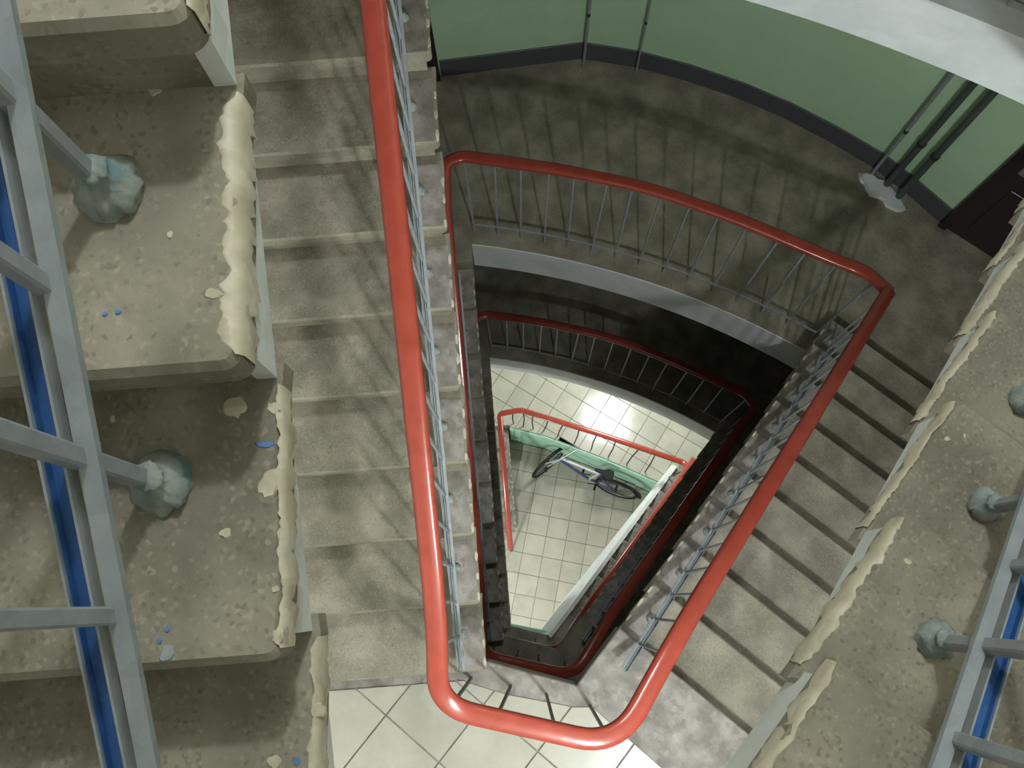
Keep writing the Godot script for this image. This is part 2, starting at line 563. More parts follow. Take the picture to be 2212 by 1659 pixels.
func build_landings():
	var fp := floor_poly()
	# curved floor landings with their white beams
	for a in [[Y_B, "olive mosaic floor landing with the red curved handrail and green wall"], [Y_C, "unlit mosaic floor landing one storey below the green wall"], [Y_A + RISE, "upper mosaic floor landing behind the broad white beam"], [Y_TOP, "top mosaic floor landing above the mortar clumped flight"]]:
		var t := struct_floor(a[1])
		var upper: bool = a[0] == Y_A + RISE
		part("floor_slab", slab_mesh(floor_poly(-2.739, 2.77) if upper else fp, a[0], a[0] - 0.19), M.terrazzo, t)
		var bp := arc_list(0.0)
		part("fascia", slab_mesh(strip_poly(bp, arc_c, 0.14, -0.006), a[0] + (0.07 if upper else -0.012), a[0] - (0.21 if upper else 0.42), 0.006), M.fascia, t)
	# mid landings
	var mp := mid_poly()
	var edge_out := [LP(0.30, 0.03), RP(0.03, 0.03)]
	var nt := struct_floor("concrete mid landing between the two paint splashed flights")
	var ya := Y_A + HALF
	part("floor_slab", slab_mesh(PackedVector2Array([LP(0.34, 1.3), LP(0.34, 0.05), LP(0.43, 0.05), RP(-0.12, -0.025), RP(0.385, -0.025), RP(0.385, 1.25), RP(-1.0, 1.25), LP(2.0, 1.3)]), ya, ya - 0.06, 0.008), M.terrazzo, nt)
	part("under_slab", slab_mesh(PackedVector2Array([LP(0.36, 1.3), LP(0.36, 0.065), LP(0.45, 0.065), RP(-0.13, -0.01), RP(0.36, -0.01), RP(0.36, 1.25), RP(-1.0, 1.25), LP(2.0, 1.3)]), ya - 0.06, ya - 0.21), M.white_paint, nt)
	var rz := FastNoiseLite.new()
	rz.seed = 5
	rz.frequency = 14.0
	part("paint_rim", rim_mesh(RP, -0.12, 0.38, ya, -0.025, 0.055, rz, 0.009), M.cream, nt)
	for a in [[Y_B + HALF, "mid landing laid with cream tiles inside the red handrail bend", true], [Y_C + HALF, "dark mid landing with a narrow front edge", false], [Y_D + HALF, "lowest mid landing with a lit mint edge above the lobby", false]]:
		var t := struct_floor(a[1])
		part("floor_slab", slab_mesh(mp, a[0], a[0] - 0.2, 0.006), M.border if a[2] else M.terrazzo, t)
		if a[0] < 3.0:
			part("fascia", slab_mesh(strip_poly(edge_out, Vector2(0, 3), 0.034), a[0] - 0.03, a[0] - 0.25), M.mint, t)
		if a[2]:
			var reg := PackedVector2Array([LP(0.37, 1.29), LP(0.37, 0.12), Vector2(-0.29, 0.39), Vector2(-0.094, 0.445), Vector2(0.10, 0.478), Vector2(0.22, 0.50), RP(-0.03, 0.12), RP(-0.055, 1.24), RP(-0.98, 1.24), LP(1.98, 1.29)])
			tiles(t, reg, a[0], 0.335, r_dir, Vector2(-0.852, -0.1974), 0.006)
	# the raised ground floor and the lobby
	var dt := struct_floor("raised ground floor of cream tiles behind the mint platform wall")
	var db := back_pts()
	db.reverse()
	var dpts := [LP(-2.433, 1.3), LP(-2.433, -0.12), Vector2(-0.235, -2.405), Vector2(0.27, -2.275), Vector2(1.06, -1.965), Vector2(1.93, -1.575), RP(2.86, 0.1), RP(2.86, 1.25)]
	dpts.append_array(db)
	var dp := PackedVector2Array(dpts)
	part("floor_slab", slab_mesh(dp, Y_D, -0.1), M.grout, dt)
	tiles(dt, dp, Y_D, 0.305, Vector2(0.53, -0.848), Vector2(0.03, 0.11), 0.007)
	part("platform_wall", slab_mesh(strip_poly([Vector2(-0.25, -2.409), Vector2(0.27, -2.275), Vector2(1.06, -1.965), Vector2(1.95, -1.566)], Vector2(0.2, -5.0), 0.03, -0.008), Y_D - 0.02, 0.0), M.mint, dt)
	var et := struct_floor("lobby floor of pale square tiles where the bicycle stands")
	part("floor_slab", slab_mesh(room_poly(), 0.0, -0.2), M.grout, et)
	tiles(et, PackedVector2Array([Vector2(-0.95, -2.3), Vector2(-0.25, -2.375), Vector2(0.27, -2.24), Vector2(1.06, -1.93), Vector2(2.1, -1.46), Vector2(2.1, 1.3), Vector2(-0.95, 1.3)]), 0.0, 0.3, Vector2(0.19, -0.982), Vector2(0.06, 0.09), 0.006)

# ---------------------------------------------------------------- stair flights
# f: plan frame; a0: along-position of nosing 0; n treads; y0: height of tread 0; step down along +a
func flight(called_label: String, f: Callable, a0: float, run: float, n: int, y0: float, edge: float, width: float, near: bool) -> Node3D:
	var t := thing("stair_flight", called_label, "stairs")
	var th := 0.055
	for i in n + 1:
		# riser above tread i (below nosing i - 1)
		var an := a0 + run * (i - 1)
		var ytop := y0 - RISE * (i - 1) - th
		var st := mb()
		prism(st, f, PackedVector2Array([Vector2(an - 0.03, ytop + 0.01), Vector2(an - 0.03, ytop + th - RISE), Vector2(an - 0.055, ytop + th - RISE), Vector2(an - 0.055, ytop + 0.01)]), edge + 0.03, width)
		part("riser", st.commit(), M.terrazzo, t)
	for i in n:
		var an := a0 + run * i
		var y := y0 - RISE * i
		var nz := FastNoiseLite.new()
		nz.seed = int(absf(a0) * 1000.0) + i * 17
		nz.frequency = 14.0
		var poly := PackedVector2Array()
		var back := an - run - 0.05
		poly.append(f.call(back, width))
		# inner edge, a little broken
		var m := 14 if near else 7
		var amp := 0.006 if near else 0.007
		for k in m:
			var a := lerpf(back, an - 0.022, float(k) / (m - 1))
			poly.append(f.call(a, edge + amp * nz.get_noise_1d(a)))
		for k in range(1, 5):
			var g := PI * 0.5 * k / 4.0
			poly.append(f.call(an - 0.022 + 0.022 * sin(g), edge + 0.022 - 0.022 * cos(g)))
		poly.append(f.call(an, width))
		var tr := part("tread", slab_mesh(poly, y, y - th, 0.009), M.terrazzo, t)
		# smoother cement band along the open side
		var band := PackedVector2Array()
		var bw := 0.155 if near else 0.125
		for k in 9:
			var a := lerpf(an - run + 0.012, an - 0.012, k / 8.0)
			band.append(f.call(a, edge + bw + 0.012 * nz.get_noise_1d(a * 0.7 + 9.0)))
		band.append(f.call(an - 0.014, edge + 0.014))
		band.append(f.call(an - run + 0.012, edge + 0.012))
		if not near:
			part("cement_band", slab_mesh(band, y + 0.0015, y - 0.004), M.border, tr)
		if near:
			# white painted side of the step and the cream paint run along its rim
			var st := mb()
			prism(st, f, PackedVector2Array([Vector2(an - 0.028, y - 0.02), Vector2(an - 0.028, y - RISE + 0.001), Vector2(an - run - 0.028, y - th + 0.01), Vector2(an - run - 0.028, y - 0.03)]), edge + 0.005, edge + 0.03)
			part("step_side", st.commit(), M.white_paint, t)
			part("paint_rim", rim_mesh(f, an - run - 0.02, an - 0.014, y, edge, th, nz, [0.019, 0.006, 0.010][i % 3] * (1.0 if edge > 0.0 else 0.75)), M.cream, tr)
		else:
			for k in 3:
				var a := an - run * (0.12 + 0.3 * k + 0.1 * nz.get_noise_1d(k * 3.1 + i))
				var sb := mb()
				blob(sb, f.call(a, edge + 0.006), y - 0.001, 0.022 + 0.02 * absf(nz.get_noise_1d(a * 5.0)), 0.007, (f.call(1.0, 0.0) - f.call(0.0, 0.0)).angle(), 0.003, i * 5 + k)
				part("paint_flake", sb.commit(), M.cream, tr)
	# sloping slab underneath, set back from the open side
	var s0 := a0 - run
	var s1 := a0 + run * n
	var yl0 := y0 + RISE - RISE - 0.03
	var yl1 := y0 - RISE * n - 0.0 - 0.03
	var ss := mb()
	prism(ss, f, PackedVector2Array([Vector2(s0 - 0.03, yl0), Vector2(s1 - run - 0.03, yl1), Vector2(s1 - run - 0.03, yl1 - 0.15), Vector2(s0 - 0.03, yl0 - 0.15)]), edge + (0.15 if near else 0.1), width)
	part("soffit_slab", ss.commit(), M.plaster, t)
	return t
# dried paint lapping over the rim of a step
func rim_mesh(f: Callable, a0: float, a1: float, y: float, edge: float, th: float, nz: FastNoiseLite, w: float) -> ArrayMesh:
	var st := mb()
	var m := 60
	var P := []
	for k in m:
		var a := lerpf(a0, a1, float(k) / (m - 1))
		var taper := clampf(minf(k, m - 1 - k) / 3.0, 0.25, 1.0)
		var ww := maxf(0.003, (w * (1.0 + 0.55 * nz.get_noise_1d(a * 0.6 + 3.0) + 0.4 * nz.get_noise_1d(a * 3.1 + 5.0)) + 0.004 * nz.get_noise_1d(a * 9.0)) * taper)
		var dr := th * clampf(0.8 + 0.6 * nz.get_noise_1d(a * 1.3 + 8.0) + 0.3 * nz.get_noise_1d(a * 4.7), 0.35, 1.15)
		var e := edge + 0.006 * nz.get_noise_1d(a)
		P.append([v3(f.call(a, e + ww), y + 0.0002), v3(f.call(a, e + maxf(ww - 0.002, 0.0025)), y + 0.0014), v3(f.call(a, e + minf(0.009, ww * 0.6)), y + 0.0012), v3(f.call(a, e - 0.002), y - 0.009), v3(f.call(a, e - 0.0025), y - dr), v3(f.call(a, e + 0.004), y - dr - 0.002)])
	var ox: Vector3 = (v3(f.call(0.0, 1.0), 0) - v3(f.call(0.0, 0.0), 0)).normalized()
	var N := [(Vector3.UP + ox * 0.3).normalized(), Vector3.UP, (Vector3.UP - ox * 0.5).normalized(), (-ox + Vector3.UP * 0.4).normalized(), -ox, (-ox + Vector3.DOWN).normalized()]
	for k in m - 1:
		for j in 5:
			squad(st, P[k][j], P[k + 1][j], P[k + 1][j + 1], P[k][j + 1], N[j], N[j], N[j + 1], N[j + 1])
	return st.commit()
func build_flights():
	# storey T -> A: the two flights nearest the camera
	var yn := Y_A + HALF
	var la := flight("straight stair flight with cream paint drops beside the grey channel railing and mortar clumps", LP, -2.08, 0.306, 9, yn + RISE * 9, 0.062, 1.3, true)
	var ra := flight("slanting stair flight with a cream painted rim below grey mortar clumps", RP, 0.385 + 0.302, 0.302, 8, yn - RISE, -0.025, 1.25, true)
	splashes(la, ra, yn)
	# A -> B
	var ym := Y_B + HALF
	flight("long straight stair flight beside the glossy red handrail", LP, -2.433, 0.306, 10, ym + RISE * 10, 0.0, 1.3, false)
	flight("slanting stair flight descending to the landing with the dark door", RP, 0.345 + 0.295, 0.295, 9, ym - RISE, 0.015, 1.25, false)
	# B -> C
	ym = Y_C + HALF
	flight("dark straight stair flight under the curved red landing handrail", LP, -2.127, 0.306, 9, ym + RISE * 9, 0.0, 1.3, false)
	flight("black looking slanting stair flight down to the unlit landing", RP, 0.345 + 0.295, 0.295, 9, ym - RISE, 0.015, 1.25, false)
	# C -> D
	ym = Y_D + HALF
	flight("dark straight stair flight from the unlit landing to the lowest mid landing", LP, -2.127, 0.306, 9, ym + RISE * 9, 0.0, 1.3, false)
	var rd := flight("slanting stair flight with a bright white side above the lobby", RP, 0.345 + 0.295, 0.295, 9, ym - RISE, 0.05, 1.25, false)
	var sd := mb()
	var ring := []
	for q in [[0.0, ym + 0.02, 0.10], [0.36, ym + 0.02, 0.10], [2.86, Y_D + 0.22, 0.025]]:
		ring.append([v3(RP(q[0], 0.045), q[1]), v3(RP(q[0], 0.0), q[1]), v3(RP(q[0], -q[2]), q[1] - 0.13), v3(RP(q[0], -q[2]), q[1] - 0.30), v3(RP(q[0], 0.045), q[1] - 0.30)])
	var ro := v3(r_out, 0.0)
	var ns := [Vector3.UP, (Vector3.UP - ro).normalized(), -ro, Vector3.DOWN, ro]
	for k in 2:
		for e in 5:
			fquad(sd, ring[k][e], ring[k + 1][e], ring[k + 1][(e + 1) % 5], ring[k][(e + 1) % 5], ns[e])
	for e in range(1, 4):
		ftri(sd, ring[0][0], ring[0][e], ring[0][e + 1], -v3(r_dir, 0.0))
		ftri(sd, ring[2][0], ring[2][e], ring[2][e + 1], v3(r_dir, 0.0))
	part("white_stringer", sd.commit(), M.white_paint, rd)
	# D -> lobby
	flight("short stair flight beside the mint platform wall down to the lobby tiles", LP, -2.433 + 0.29, 0.29, 5, Y_D - RISE, -0.12, 1.3, false)
func splashes(la: Node3D, ra: Node3D, yn: float):
	# dried paint drops on the near treads: tread, along, offset, rx, ry, turn, material
	var tl := []
	var tr := []
	for c in la.get_children():
		if str(c.name).begins_with("tread"):
			tl.append(c)
	for c in ra.get_children():
		if str(c.name).begins_with("tread"):
			tr.append(c)
	var k := 0
	for d in [[6, -0.58, 0.161, 0.008, 0.007, 0.2, "cream"], [6, -0.327, 0.091, 0.012, 0.006, 0.1, "cream"], [6, -0.314, 0.208, 0.003, 0.003, 0.0, "blue_drop"], [6, -0.315, 0.194, 0.004, 0.003, 0.0, "blue_drop"], [6, -0.40, 0.14, 0.003, 0.005, 0.0, "cream"],
			[7, -0.239, 0.12, 0.014, 0.014, 0.0, "cream"], [7, -0.234, 0.072, 0.009, 0.008, 0.0, "cream"], [7, -0.142, 0.079, 0.014, 0.020, 0.2, "cream"], [7, -0.087, 0.131, 0.007, 0.006, 0.0, "cream"], [7, -0.018, 0.072, 0.005, 0.004, 0.0, "cream"], [7, 0.036, 0.07, 0.007, 0.010, 0.0, "cream"],
			[7, 0.03, 0.206, 0.003, 0.004, 0.0, "blue_drop"], [7, 0.017, 0.197, 0.003, 0.004, 0.0, "blue_drop"], [7, 0.044, 0.197, 0.008, 0.011, 0.4, "steel"], [7, -0.236, 0.269, 0.003, 0.006, 0.0, "cream"], [7, -0.19, 0.083, 0.014, 0.004, 0.0, "blue_drop"],
			[8, 0.134, 0.063, 0.010, 0.010, 0.0, "cream"], [8, 0.192, 0.12, 0.010, 0.009, 0.0, "cream"], [8, 0.194, 0.091, 0.005, 0.005, 0.0, "blue_drop"]]:
		var st := mb()
		blob(st, LP(d[1], d[2]), yn + RISE * (9 - d[0]) - 0.0005, d[3], d[4], d[5], 0.0025, 200 + k)
		part("paint_drop", st.commit(), M[d[6]], tl[d[0]])
		k += 1
	for d in [[1, 0.614, 0.023, 0.008, 0.005, 0.5, "cream"], [2, 0.902, 0.003, 0.006, 0.005, 0.0, "cream"], [2, 0.927, 0.026, 0.003, 0.006, 0.0, "cream"]]:
		var st := mb()
		blob(st, RP(d[1], d[2]), yn - RISE * d[0] - 0.0005, d[3], d[4], d[5], 0.0025, 300 + k)
		part("paint_drop", st.commit(), M[d[6]], tr[d[0] - 1])
		k += 1

# ---------------------------------------------------------------- railings
const RAIL_H := 0.92
func post(parent: Node3D, called: String, p0: Vector3, p1: Vector3, w: float, m: String, face := Vector3(0, 0, 1)) -> MeshInstance3D:
	return part(called, bar_mesh, M[m], parent, bar_xf(p0, p1, w, face))
func foot(parent: Node3D, p: Vector3, k: int, s: float):
	part("mortar_clump", clump_meshes[k % 3], M.mortar, parent, Transform3D(Basis(Vector3.UP, k * 1.7).scaled(Vector3.ONE * s), p))
# railing of one storey: left flight, bend round the mid landing, right flight
func u_railing(label: String, ym: float, la0: float, lrun: float, loff: float, lrail: float, ra0: float, rrun: float, roff: float, rrail: float, near: bool, bend: Array, bases: Array):
	var t := thing("stair_railing", label, "railing")
	var w := 0.021 if near else 0.013
	var yl := func(a: float) -> float:
		return ym + RISE * (1.0 + (la0 + lrun * 8.0 - a) / lrun)
	var yr := func(a: float) -> float:
		return ym - RISE * (a - ra0) / rrun
	var top_a := la0 - lrun
	var end_a := ra0 + rrun * 8.55
	# handrail
	var pts := [v3(LP(top_a, lrail), yl.call(top_a) + RAIL_H), v3(LP(0.1, lrail), yl.call(0.1) + RAIL_H)]
	var rad := [0.0, 0.3]
	pts.append(v3(bend[0], ym + RAIL_H + 0.09)); rad.append(0.15)
	pts.append(v3(bend[1], ym + RAIL_H + 0.02)); rad.append(0.16)
	pts.append(v3(RP(0.52, rrail), yr.call(0.52) + RAIL_H)); rad.append(0.25)
	pts.append(v3(RP(end_a, rrail), yr.call(end_a) + RAIL_H)); rad.append(0.0)
	var path := rounded(pts, rad, 9)
	var st := mb()
	sweep(st, path, oval(0.082, 0.05, 16), true)
	part("handrail", st.commit(), M.red, t)
	# bottom bars with the blue channel
	for s in 2:
		var f: Callable = LP if s == 0 else RP
		var o: float = loff if s == 0 else roff
		var p0: Vector3
		var p1: Vector3
		if s == 0:
			p0 = v3(LP(top_a + 0.1, o), yl.call(top_a + 0.1) + 0.08)
			p1 = v3(LP(0.3, o), yl.call(0.3) + 0.08)
		else:
			p0 = v3(RP(0.2, o), yr.call(0.2) + 0.08)
			p1 = v3(RP(end_a - 0.1, o), yr.call(end_a - 0.1) + 0.08)
		st = mb()
		sweep(st, [p0, p1], rect(w, w * 0.5), false)
		part("bottom_bar", st.commit(), M.steel, t)
		var shift: Vector3 = v3(f.call(0.0, 1.0), 0.0) - v3(f.call(0.0, 0.0), 0.0)
		var cw := 0.024 if near else 0.014
		var sh := 0.033 if near else 0.02
		st = mb()
		var g := 0.003
		for q in [[-cw * 0.5, 0.0, g, 0.02], [cw * 0.5, 0.0, g, 0.02]]:
			var pr := PackedVector2Array()
			for c in rect(q[2], q[3]):
				pr.append(c + Vector2(q[0], q[1]))
			sweep(st, [p0 + shift * sh, p1 + shift * sh], pr, false)
		var ch := part("channel", st.commit(), M.steel, t)
		st = mb()
		var pb := PackedVector2Array()
		for c in rect(cw - g, 0.005):
			pb.append(c + Vector2(0, -0.0085))
		sweep(st, [p0 + shift * sh, p1 + shift * sh], pb, false)
		for sg in [-1.0, 1.0]:
			pb = PackedVector2Array()
			for c in rect(0.001, 0.0135):
				pb.append(c + Vector2(sg * (cw * 0.5 - g * 0.5 - 0.0008), -0.0015))
			sweep(st, [p0 + shift * sh, p1 + shift * sh], pb, false)
		part("channel_inside", st.commit(), M.blue if near else M.steel, ch)
	# posts on every tread, balusters from the bottom bar between them
	var fl := v3(l_out, 0.0)
	var fr := v3(r_out, 0.0)
	var po := 0.012 if near else 0.008
	for i in (8 if near else 9):
		var a := la0 + lrun * i - (0.215 if near else 0.17)
		var ty := ym + RISE * (9 - i)
		var b := post(t, "post", v3(LP(a, loff + po), ty), v3(LP(a, lrail), yl.call(a) + RAIL_H - 0.028), w, "steel", fl)
		foot_sub(b, v3(LP(a, loff + 0.004), ty), i, 1.0 if near else 0.62)
		var a2 := a + lrun * 0.5
		if a2 < 0.3:
			post(t, "baluster", v3(LP(a2, loff + po), yl.call(a2) + 0.075), v3(LP(a2, lrail), yl.call(a2) + RAIL_H - 0.028), w * 0.9, "steel", fl)
	for j in range(1, 10):
		var a := ra0 + rrun * j - 0.15
		var ty := ym - RISE * j
		var b := post(t, "post", v3(RP(a, roff + po), ty), v3(RP(a, rrail), yr.call(a) + RAIL_H - 0.028), w, "steel", fr)
		foot_sub(b, v3(RP(a, roff + 0.004), ty), j, 0.85 if near else 0.62)
		var a2 := a - rrun * 0.5
		post(t, "baluster", v3(RP(a2, roff + po), yr.call(a2) + 0.075), v3(RP(a2, rrail), yr.call(a2) + RAIL_H - (0.075 if j == 1 else 0.028)), w * 0.9, "steel", fr)
	# balusters of the bend
	for q in bases:
		var best: Vector3 = path[0]
		for i in path.size() - 1:
			for s in 5:
				var c: Vector3 = path[i].lerp(path[i + 1], s / 5.0)
				if Vector2(c.x - q.x, c.z - q.y).length() < Vector2(best.x - q.x, best.z - q.y).length():
					best = c
		post(t, "baluster", v3(q, ym), best - Vector3(0, 0.028, 0), w, "dark_metal")
func foot_sub(b: MeshInstance3D, at: Vector3, k: int, s: float):
	# a sub-part of a stretched bar: undo the bar's own scale
	var o := MeshInstance3D.new()
	o.name = "mortar_clump"
	o.mesh = clump_meshes[k % 3]
	o.material_override = M.mortar
	b.add_child(o, true)
	o.transform = b.transform.affine_inverse() * Transform3D(Basis(Vector3.UP, k * 1.7).scaled(Vector3.ONE * s), at)
func landing_railing(label: String, y: float):
	var t := thing("landing_railing", label, "railing")
	var h := 1.05
	var p2 := [LP(-2.433, 0.115), Vector2(-0.515, -2.66), Vector2(-0.41, -2.715), Vector2(-0.1, -2.665), Vector2(0.182, -2.618), Vector2(0.754, -2.486), Vector2(1.313, -2.265), Vector2(1.854, -2.004), Vector2(2.05, -1.92), RP(0.345 + 0.295 * 8.55, 0.11)]
	var pts := []
	for i in p2.size():
		pts.append(v3(p2[i], y + (RAIL_H if i == 0 else h)))
	pts[-1].y = y + HALF - RISE * 8.55 + RAIL_H
	var path := rounded(pts, [0.0, 0.05, 0.06, 0.1, 0.12, 0.2, 0.2, 0.1, 0.09, 0.0], 6)
	var st := mb()
	sweep(st, path, oval(0.078, 0.05, 16), true)
	part("handrail", st.commit(), M.red, t)
	var bar := []
	for k in 15:
		var p := arc_pt(lerpf(-0.40, 1.98, k / 14.0), 0.10)
		var q := Vector3(p.x, y + 0.12, p.y)
		bar.append(q)
		var best: Vector3 = path[0]
		for i in path.size() - 1:
			for s in 5:
				var c: Vector3 = path[i].lerp(path[i + 1], s / 5.0)
				if Vector2(c.x - p.x, c.z - p.y).length() < Vector2(best.x - p.x, best.z - p.y).length():
					best = c
		post(t, "baluster", Vector3(p.x, y, p.y), best - Vector3(0, 0.028, 0), 0.013, "steel")
	st = mb()
	sweep(st, bar, rect(0.012, 0.012), false)
	part("bottom_bar", st.commit(), M.steel, t)
func build_railings():
	var bend := [Vector2(-0.345, 0.385), Vector2(0.335, 0.535)]
	var bases := [Vector2(-0.279, 0.368), Vector2(-0.087, 0.404), Vector2(0.086, 0.442), Vector2(0.297, 0.495)]
	u_railing("grey channel railing with mortar clumps on the paint splashed flights", Y_A + HALF, -2.08, 0.306, 0.202, 0.21, 0.385, 0.302, 0.122, 0.13, true, [Vector2(-0.43, 0.50), Vector2(0.36, 0.66)], bases)
	u_railing("glossy red handrail bending round the cream tiled mid landing", Y_B + HALF, -2.127, 0.306, 0.10, 0.115, 0.345, 0.295, 0.105, 0.11, false, bend, bases)
	u_railing("dark red handrail of the unlit flights below the tiled mid landing", Y_C + HALF, -2.127, 0.306, 0.10, 0.115, 0.345, 0.295, 0.105, 0.11, false, bend, bases)
	u_railing("red handrail along the flight with the bright white side", Y_D + HALF, -2.127, 0.306, 0.10, 0.115, 0.345, 0.295, 0.135, 0.12, false, bend, bases)
	landing_railing("red curved handrail with thin balusters in front of the green wall", Y_B)
	landing_railing("dark red curved handrail with thin balusters on the unlit landing", Y_C)
	landing_railing("red curved handrail of the upper landing above the broad white beam", Y_A + RISE)
	# platform railing in front of the raised ground floor
	var t := thing("platform_railing", "pinkish red handrail with black balusters above the mint platform wall", "railing")
	var h := 0.95
	var pts := [v3(LP(-0.70, -0.03), 0.90), v3(LP(-2.02, -0.03), Y_D + h), v3(Vector2(-0.365, -2.40), Y_D + h), v3(Vector2(-0.087, -2.45), Y_D + h), v3(Vector2(0.976, -2.115), Y_D + h), v3(Vector2(2.07, -1.73), Y_D + h), v3(RP(2.70, 0.12), Y_D + h + 0.12)]
	var path := rounded(pts, [0.0, 0.1, 0.05, 0.06, 0.2, 0.09, 0.0], 6)
	var st := mb()
	sweep(st, path, oval(0.075, 0.05, 14), true)
	part("handrail", st.commit(), M.red, t)
	var edge := [Vector2(-0.20, -2.45), Vector2(0.27, -2.325), Vector2(1.06, -2.015), Vector2(1.90, -1.64)]
	for k in 11:
		var u := 3.0 * k / 10.0
		var i := mini(int(u), 2)
		var p: Vector2 = edge[i].lerp(edge[i + 1], u - i)
		var best: Vector3 = path[0]
		for e in path.size() - 1:
			for s in 8:
				var c: Vector3 = path[e].lerp(path[e + 1], s / 8.0)
				if Vector2(c.x - p.x, c.z - p.y).length() < Vector2(best.x - p.x, best.z - p.y).length():
					best = c
		var top := best - Vector3(0, 0.028, 0)
		var bot := v3(p, Y_D)
		var mid := bot.lerp(top, 0.5) + Vector3(0.012 if k % 2 else -0.012, 0, 0.0)
		st = mb()
		sweep(st, [bot, mid, top], oval(0.018, 0.018, 8, 1.0), true, Vector3(0, 0, 1))
		part("baluster", st.commit(), M.dark_metal, t)
	for k in 5:
		var a := -2.433 + 0.29 * (k + 1) - 0.15
		var y := Y_D - RISE * (k + 1)
		var u := clampf((a + 2.02) / 1.32, 0.0, 1.0)
		post(t, "baluster", v3(LP(a, -0.03), y), v3(LP(a, -0.03), lerpf(Y_D + h, 0.90, u) - 0.015), 0.016, "dark_metal")
	post(t, "newel", v3(LP(-0.72, -0.03), 0.008), v3(LP(-0.72, -0.03), 0.91), 0.03, "dark_metal")

# ---------------------------------------------------------------- pipes, doors, patch
func build_wall_things():
	var inn := Vector2(0.6, -1.0)
	var k := 0
	for d in [[Vector2(0.442, -4.155), 0.022, "steel", "thin light grey pipe in the corner of the green wall"], [Vector2(0.862, -4.085), 0.016, "steel", "thinnest pale cable pipe on the curved green wall"], [Vector2(2.665, -3.185), 0.028, "steel", "pale grey riser pipe beside two dark pipes on the green wall"], [Vector2(2.762, -3.085), 0.05, "pipe", "middle dark riser pipe of the three on the green wall"], [Vector2(2.845, -2.985), 0.05, "pipe", "dark riser pipe closest to the dark door"]]:
		var p: Vector2 = d[0] + (inn - d[0]).normalized() * 0.11
		var t := thing("riser_pipe", d[3], "pipe", "")
		var y1: float = Y_A - 0.2
		part("tube", rod_mesh, M[d[2]], t, Transform3D(Basis(Vector3(d[1], 0, 0), Vector3(0, y1 - Y_B, 0), Vector3(0, 0, d[1])), v3(p, Y_B)))
		for y in [0.6, 1.9]:
			part("bracket", rod_mesh, M.dark_metal, t, Transform3D(Basis(Vector3(d[1] * 1.25, 0, 0), Vector3(0, 0.03, 0), Vector3(0, 0, d[1] * 1.25)), v3(p, Y_B + y)))
		k += 1
	# broken cement at the feet of the pipes
	var st := mb()
	blob(st, Vector2(2.62, -2.99), Y_B - 0.001, 0.16, 0.085, 0.75, 0.02, 77, 0.28)
	blob(st, Vector2(2.72, -2.88), Y_B - 0.001, 0.12, 0.065, 0.9, 0.014, 78, 0.3)
	blob(st, Vector2(2.55, -3.06), Y_B - 0.001, 0.06, 0.05, 0.2, 0.016, 79, 0.3)
	var o := part("cement_patch", st.commit(), M.fascia, self)
	o.set_meta("label", "rough pale cement patch on the floor at the feet of the pipes")
	o.set_meta("category", "cement")
	door("door_1", "dark door in the green wall next to the riser pipes", wp(Vector2(3.121, -2.764)), wp(Vector2(3.80, -2.233)), true)
	door("door_2", "dark door at the straight end of the green wall", wp(Vector2(-0.70, -4.045)), wp(Vector2(-1.52, -3.938)), false)
func door(called: String, label: String, a: Vector2, b: Vector2, lock: bool):
	var t := thing(called, label, "door", "", "structure")
	var d := (b - a).normalized()
	var nn := Vector2(-d.y, d.x)
	if nn.dot(Vector2(0.6, -1.0) - a) < 0.0:
		nn = -nn
	var w := (b - a).length()
	var box := func(u0: float, u1: float, y0: float, y1: float, z0: float, z1: float, m: String, nm: String, par: Node) -> MeshInstance3D:
		var poly := PackedVector2Array([a + d * u0 + nn * z0, a + d * u1 + nn * z0, a + d * u1 + nn * z1, a + d * u0 + nn * z1])
		return part(nm, slab_mesh(poly, Y_B + y1, Y_B + y0, 0.004), M[m], par)
	box.call(0.0, 0.06, 0.0, 2.1, 0.0, 0.05, "door_frame", "jamb", t)
	box.call(w - 0.06, w, 0.0, 2.1, 0.0, 0.05, "door_frame", "jamb", t)
	box.call(0.0, w, 2.04, 2.1, 0.0, 0.05, "door_frame", "lintel", t)
	var leaf: MeshInstance3D = box.call(0.06, w - 0.06, 0.01, 2.04, 0.0, 0.03, "door", "leaf", t)
	for y in [[0.15, 0.75], [1.1, 1.9]]:
		box.call(0.16, w - 0.16, y[0], y[1], 0.03, 0.042, "door", "panel", leaf)
	if lock:
		box.call(0.10, 0.15, 0.92, 1.10, 0.03, 0.04, "metal", "lock_plate", leaf)
		var p := a + d * 0.125 + nn * 0.06
		part("handle", bar_mesh, M.metal, leaf, bar_xf(v3(p, Y_B + 1.03), v3(p + d * 0.11, Y_B + 1.03), 0.016))

